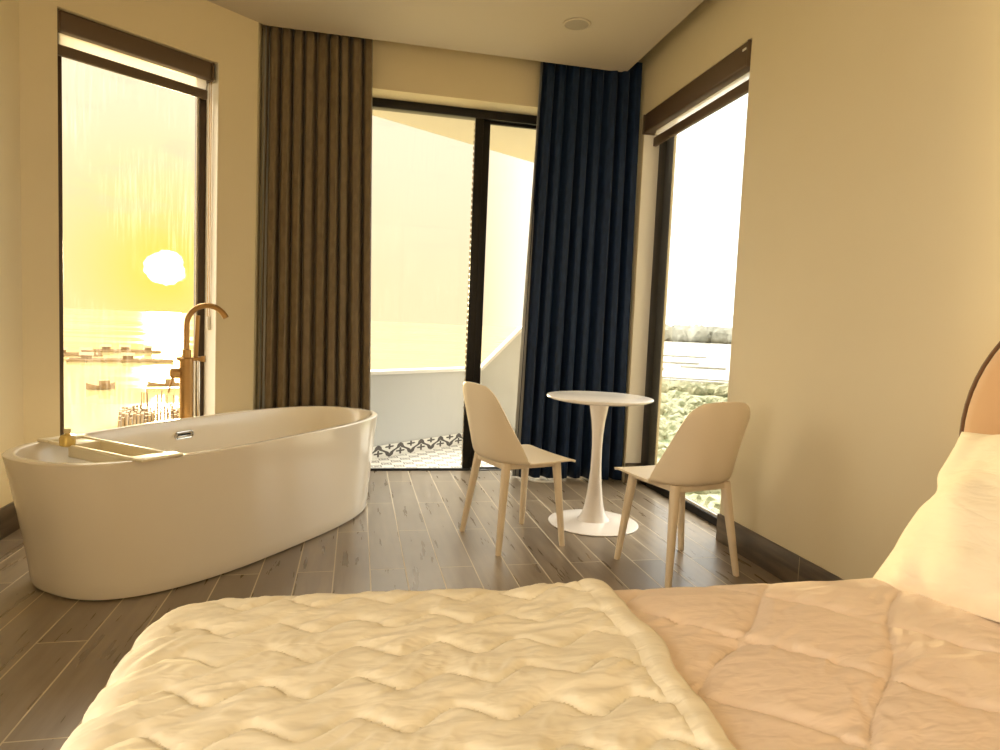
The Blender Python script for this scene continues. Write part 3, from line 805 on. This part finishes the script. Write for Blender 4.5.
# pillow leaning on the headboard
bm = bmesh.new()
NP = 44; PW, PH, PT = .385, .252, .10
def pil(u, v, sgn):
    pin = .035
    x = PW * u * (1 - pin * (1 - abs(v) ** 2.0) * abs(u) ** 3) - (.028 * math.exp(-((v - .12) / .14) ** 2) * max(0, u) ** 6); y = PH * v * (1 - pin * (1 - abs(u) ** 2.0) * abs(v) ** 3)
    th = PT * (max(0, 1 - abs(u) ** 2.6) ** .62) * (max(0, 1 - abs(v) ** 2.6) ** .62)
    edge = max(abs(u), abs(v))
    wr = noise.noise(Vector((u * 7, v * 2.2, sgn))) * .022 * edge ** 3 * (1 - edge ** 10) + noise.noise(Vector((u * 2.2, v * 2.2, 5 + sgn))) * .028 * (1 - edge ** 4) - sgn * 0
    return (x, y, sgn * (th + wr))
tp_ = grid(bm, [[pil(-1 + 2 * i / NP, -1 + 2 * j / NP, 1) for j in range(NP + 1)] for i in range(NP + 1)])
grid(bm, [[pil(-1 + 2 * i / NP, -1 + 2 * j / NP, -1) for j in range(NP + 1)] for i in range(NP + 1)])
bmesh.ops.remove_doubles(bm, verts=bm.verts, dist=.0015)
pl = obj('pillow', bm, 'pillow')
# local x -> along bed head (y), local y -> up the slope, local z -> towards the foot
up_s = Vector((.33, .09, .36)).normalized(); al = Vector((-.10, 1, 0)); al = (al - up_s * al.dot(up_s)).normalized(); nz = al.cross(up_s)
PM = Matrix((al, up_s, nz)).transposed().to_4x4(); PM.translation = Vector((1.480, 1.02, .722))
pl.matrix_world = PM
tag(pl, 'plump cream pillow leaning against the peach headboard', 'pillow')

# ------------------------------------------------------------------ balcony
BF = -.03
p0 = Vector((.165, 5.442, 0)); pdir = Vector((math.sin(math.radians(49.9)), math.cos(math.radians(49.9)), 0))
pn = Vector((-pdir.y, pdir.x, 0))          # outward
ps = p0 - pdir * .60; pe = p0 + pdir * 1.345   # ends at about (1.194, 6.308)
bm = bmesh.new()
add_prism(bm, [(ps.x, 4.95), (2.1, 4.95), (2.1, 6.30), (pe.x, pe.y), (ps.x, ps.y)], BF - .15, BF)
struct('floor_balcony', bm, 'balcony_tile')
bm = bmesh.new()
q0, q1 = ps + pn * .14, pe + pn * .14
add_prism(bm, [ps.to_2d(), pe.to_2d(), q1.to_2d(), q0.to_2d()], -.6, .665)
struct('wall_parapet', bm, 'parapet')
bm = bmesh.new()
i0, i1 = ps - pn * .012, pe - pn * .012; j0, j1 = q0 + pn * .012, q1 + pn * .012
add_prism(bm, [i0.to_2d(), i1.to_2d(), j1.to_2d(), j0.to_2d()], .665, .693)
struct('trim_1', bm, 'coping')
# raised right parapet with sloping shoulder
bm = bmesh.new()
y0_, y1_ = 6.30, 6.44
sp = [(1.195, -.6), (2.1, -.6), (2.1, 1.09), (1.60, 1.09), (1.195, .665)]
lo = [bm.verts.new((x, y0_, z)) for x, z in sp]; hi = [bm.verts.new((x, y1_, z)) for x, z in sp]
bm.faces.new(lo); bm.faces.new(hi[::-1])
for i in range(5): bm.faces.new((lo[i], lo[(i + 1) % 5], hi[(i + 1) % 5], hi[i]))
struct('wall_parapet_raised', bm, 'parapet')
bm = bmesh.new()
for a, b_ in [((1.195, .665), (1.60, 1.09)), ((1.60, 1.09), (2.1, 1.09))]:
    dd = Vector((b_[0] - a[0], b_[1] - a[1])).normalized(); nn = Vector((-dd.y, dd.x)) * .028
    c4 = [a, b_, (b_[0] + nn.x, b_[1] + nn.y), (a[0] + nn.x, a[1] + nn.y)]
    lo = [bm.verts.new((x, y0_ - .012, z)) for x, z in c4]; hi = [bm.verts.new((x, y1_ + .012, z)) for x, z in c4]
    bm.faces.new(lo); bm.faces.new(hi[::-1])
    for i in range(4): bm.faces.new((lo[i], lo[(i + 1) % 4], hi[(i + 1) % 4], hi[i]))
struct('trim_2', bm, 'coping')
# border tiles
def border(name, a, b, n):
    a, b, n = Vector(a), Vector(b), Vector(n); L = (b - a).length
    bm = bmesh.new(); uv = bm.loops.layers.uv.new('UVMap')
    q = [a + n * .008, b + n * .008]
    vs = [bm.verts.new(q[0] + Vector((0, 0, BF))), bm.verts.new(q[1] + Vector((0, 0, BF))), bm.verts.new(q[1] + Vector((0, 0, .078))), bm.verts.new(q[0] + Vector((0, 0, .078)))]
    f = bm.faces.new(vs)
    for l, c4 in zip(f.loops, [(0, 0), (L, 0), (L, 1), (0, 1)]): l[uv].uv = c4
    bk = [bm.verts.new(v.co - n * .008) for v in vs]
    for i in range(4):
        g = bm.faces.new((vs[i], vs[(i + 1) % 4], bk[(i + 1) % 4], bk[i]))
        for l in g.loops: l[uv].uv = (0, .02)
    struct(name, bm, 'border_tile')
border('baseboard_balcony', ps, pe, -pn)
border('baseboard_balcony_raised', (1.20, y0_, 0), (2.1, y0_, 0), (0, -1, 0))
# roof slab over the balcony
bm = bmesh.new()
e0 = Vector((.057, 5.389)); e1 = Vector((1.682, 6.385)); ed = (e1 - e0).normalized()
a0 = e0 - ed * 1.2; a1 = e1 + ed * 2.0
add_prism(bm, [(e0.x - (e0.y - 4.951) * ed.x / ed.y, 4.951), (2.15, 4.951), (2.15, e0.y + ed.y / ed.x * (2.15 - e0.x))], 2.70, 3.25)
struct('ceiling_balcony', bm, 'soffit')

# ------------------------------------------------------------------ sea and land, nine metres below
SZ = -9.0
bm = bmesh.new(); v = [bm.verts.new(p) for p in [(-20000, -30, SZ), (20000, -30, SZ), (20000, 26000, SZ), (-20000, 26000, SZ)]]; bm.faces.new(v)
struct('ground_sea', bm, 'sea')
rnd = random.Random(5)
def polar(px_az, dist): a = math.radians(px_az); return math.sin(a) * dist, math.cos(a) * dist
def blob_ring(cx_, cy_, rx, ry, ang_, n, seed):
    r_ = random.Random(seed); out = []
    for i in range(n):
        a = 2 * PI * i / n; k = 1 + r_.uniform(-.22, .22)
        x, y = rx * k * math.cos(a), ry * k * math.sin(a)
        out.append((cx_ + x * math.cos(ang_) - y * math.sin(ang_), cy_ + x * math.sin(ang_) + y * math.cos(ang_)))
    return out
# land strip seen through the right window
bm = bmesh.new()
def land(d): return d
pts = [polar(14, 12), polar(17, 60), polar(18.5, 112), polar(40, 125), polar(60, 60), polar(60, 12)]
add_prism(bm, pts, SZ - 1, SZ + .35); struct('ground_marsh', bm, 'marsh')
bm = bmesh.new()
pts = [polar(18.5, 114), polar(15, 900), polar(45, 900), polar(42, 126)]
add_prism(bm, pts, SZ - 1, SZ + .12); struct('ground_pond', bm, 'pond')
def shrubs(bm, placed, seed):
    r_ = random.Random(seed)
    for x, y, z, s in placed:
        tmp = bmesh.new(); bmesh.ops.create_icosphere(tmp, subdivisions=2, radius=1)
        o3 = Vector((r_.uniform(0, 99), r_.uniform(0, 99), 0))
        for v in tmp.verts:
            k = 1 + .55 * noise.noise(v.co * 2.1 + o3)
            v.co = Vector((x + v.co.x * s * k, y + v.co.y * s * k, z + v.co.z * s * .8 * k))
        join(bm, tmp)
# leafy undergrowth near the window and reed band at the pond edge
bm = bmesh.new(); pl_ = []
for i in range(620):
    a = rnd.uniform(20, 36); d_ = 22 + 82 * rnd.random() ** 1.1
    x, y = polar(a, d_); pl_.append((x, y, SZ + .3, rnd.uniform(.35, 1.0) * (.5 + d_ / 90)))
shrubs(bm, pl_, 3); o = obj('undergrowth', bm, 'leaf'); o['kind'] = 'stuff'
tag(o, 'green undergrowth on the wet ground below the right window', 'undergrowth')
bm = bmesh.new(); pl_ = []
for i in range(300):
    x, y = polar(rnd.uniform(18.5, 38), rnd.uniform(112, 118)); pl_.append((x, y, SZ + .7, rnd.uniform(.8, 1.8)))
shrubs(bm, pl_, 4); o = obj('reed_band', bm, 'reed'); o['kind'] = 'stuff'
tag(o, 'dull green band of reeds along the near pond edge', 'reeds')
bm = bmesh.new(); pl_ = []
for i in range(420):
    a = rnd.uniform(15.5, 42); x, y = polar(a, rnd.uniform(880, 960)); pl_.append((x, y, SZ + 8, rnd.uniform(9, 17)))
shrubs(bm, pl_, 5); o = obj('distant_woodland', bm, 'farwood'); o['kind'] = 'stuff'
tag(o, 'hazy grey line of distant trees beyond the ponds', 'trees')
for k, (a, d_, rx, lab) in enumerate([(26.5, 230, 9, 'small dark mud islet in the pond nearest the chair back'), (24.2, 185, 6, 'narrow dark mud islet at the left of the pond'),
                                      (29.2, 205, 6, 'dark mud islet at the right edge of the pond view'), (27.0, 300, 14, 'long mud islet farther out in the pond'), (24.6, 205, 4.5, 'tiny mud islet behind the narrow one at left')]):
    x, y = polar(a, d_)
    bm = bmesh.new(); add_prism(bm, blob_ring(x, y, rx, 2.2, -math.radians(a), 22, k), SZ - .5, SZ + .7)
    tag(obj('islet', bm, 'mud', None, True), lab, 'islet')
for k, d_ in enumerate((146, 154)):
    x0_, y0b = polar(17, d_); x1_, y1b = polar(42, d_ * 1.02)
    bm = bmesh.new(); dv = Vector((x1_ - x0_, y1b - y0b)).normalized(); nn = Vector((-dv.y, dv.x)) * .5
    add_prism(bm, [(x0_, y0b), (x1_, y1b), (x1_ + nn.x, y1b + nn.y), (x0_ + nn.x, y0b + nn.y)], SZ, SZ + .45)
    tag(obj('pond_dyke', bm, 'mud'), ['thin dark dyke crossing the pond, the nearer of two', 'thin dark dyke crossing the pond, the farther of two'][k], 'dyke')

# fish farm rafts, boats and a bamboo jetty in the bay seen through the left window
def raft(a, d_, L, W, hut, label):
    x, y = polar(a, d_)
    o = thing('fish_raft', label, 'raft', (x, y, SZ), -math.radians(a), 'floating fish rafts in the bay')
    bm = bmesh.new()
    for i in range(int(L / 3) + 1): add_box(bm, -L / 2 + i * 3 - .15, -L / 2 + i * 3 + .15, -W / 2, W / 2, .1, .45)
    for j in range(4): add_box(bm, -L / 2, L / 2, -W / 2 + j * W / 3 - .15, -W / 2 + j * W / 3 + .15, .12, .5)
    obj('deck_frame', bm, 'hut', o)
    for hx in hut:
        bm = bmesh.new(); add_box(bm, hx - .9, hx + .9, -.8, .8, .4, 1.2)
        lo = [bm.verts.new(p) for p in [(hx - 1.2, -1.1, 1.2), (hx + 1.2, -1.1, 1.2), (hx + 1.2, 1.1, 1.2), (hx - 1.2, 1.1, 1.2)]]
        r0 = bm.verts.new((hx - 1.2, 0, 1.8)); r1 = bm.verts.new((hx + 1.2, 0, 1.8))
        bm.faces.new(lo); bm.faces.new((lo[0], lo[1], r1, r0)); bm.faces.new((lo[2], lo[3], r0, r1)); bm.faces.new((lo[1], lo[2], r1)); bm.faces.new((lo[3], lo[0], r0))
        obj('raft_hut', bm, 'hut', o)
raft(-20.6, 168, 10, 7, (-2.5, 2), 'fish raft at the left edge of the sunset window')
raft(-17.4, 185, 16, 6, (-4, 0, 5), 'long fish raft in the middle of the bay, farthest out')
raft(-17.6, 150, 18, 5, (-6, 1), 'long low fish raft just below the sun glitter')
def boat(a, d_, L, label):
    x, y = polar(a, d_)
    o = thing('boat', label, 'boat', (x, y, SZ), -math.radians(a) + .1)
    bm = bmesh.new(); rows = []
    for k in range(11):
        q = -1 + k / 5; w_ = .6 * (1 - abs(q) ** 2.5) + .03; zt = .55 + .35 * q * q
        rows.append([(q * L / 2, -w_, zt), (q * L / 2, -w_ * .6, .05), (q * L / 2, w_ * .6, .05), (q * L / 2, w_, zt), (q * L / 2, w_ * .8, zt - .08), (q * L / 2, -w_ * .8, zt - .08)])
    vs = grid(bm, rows, True); bm.faces.new(vs[0]); bm.faces.new(vs[-1][::-1]); obj('hull', bm, 'hut', o)
    bm = bmesh.new(); add_box(bm, -.2, 1.0, -.4, .4, .4, 1.2, .05); obj('cabin', bm, 'hut', o)
boat(-19.0, 97, 3.2, 'small boat alone on the water, left in the sunset window')
boat(-14.6, 99, 4.6, 'longer boat beside the faucet in the sunset window')
jx, jy = polar(-14.8, 66)
jt = thing('bamboo_jetty', 'bamboo fence jetty with upright poles at the bottom of the sunset window', 'jetty', (jx, jy, SZ), math.radians(14.8))
bm = bmesh.new()
for i in range(34):
    for j in range(10): add_box(bm, -3.4 + i * .28, -3.4 + i * .28 + .2, -3.2 + j * .75, -3.2 + j * .75 + .6, -.5, 1.15 + rnd.uniform(-.25, .35))
obj('fence_bundle', bm, 'hut', jt, False)
for i in range(9):
    x = -3.3 + rnd.uniform(0, 5.2)
    bm = bmesh.new(); add_tube(bm, [(x, 3.2, -.5), (x + rnd.uniform(-.1, .1), 3.2, 2.0 + rnd.uniform(0, 1.4))], .05, 8); obj('pole', bm, 'hut', jt)
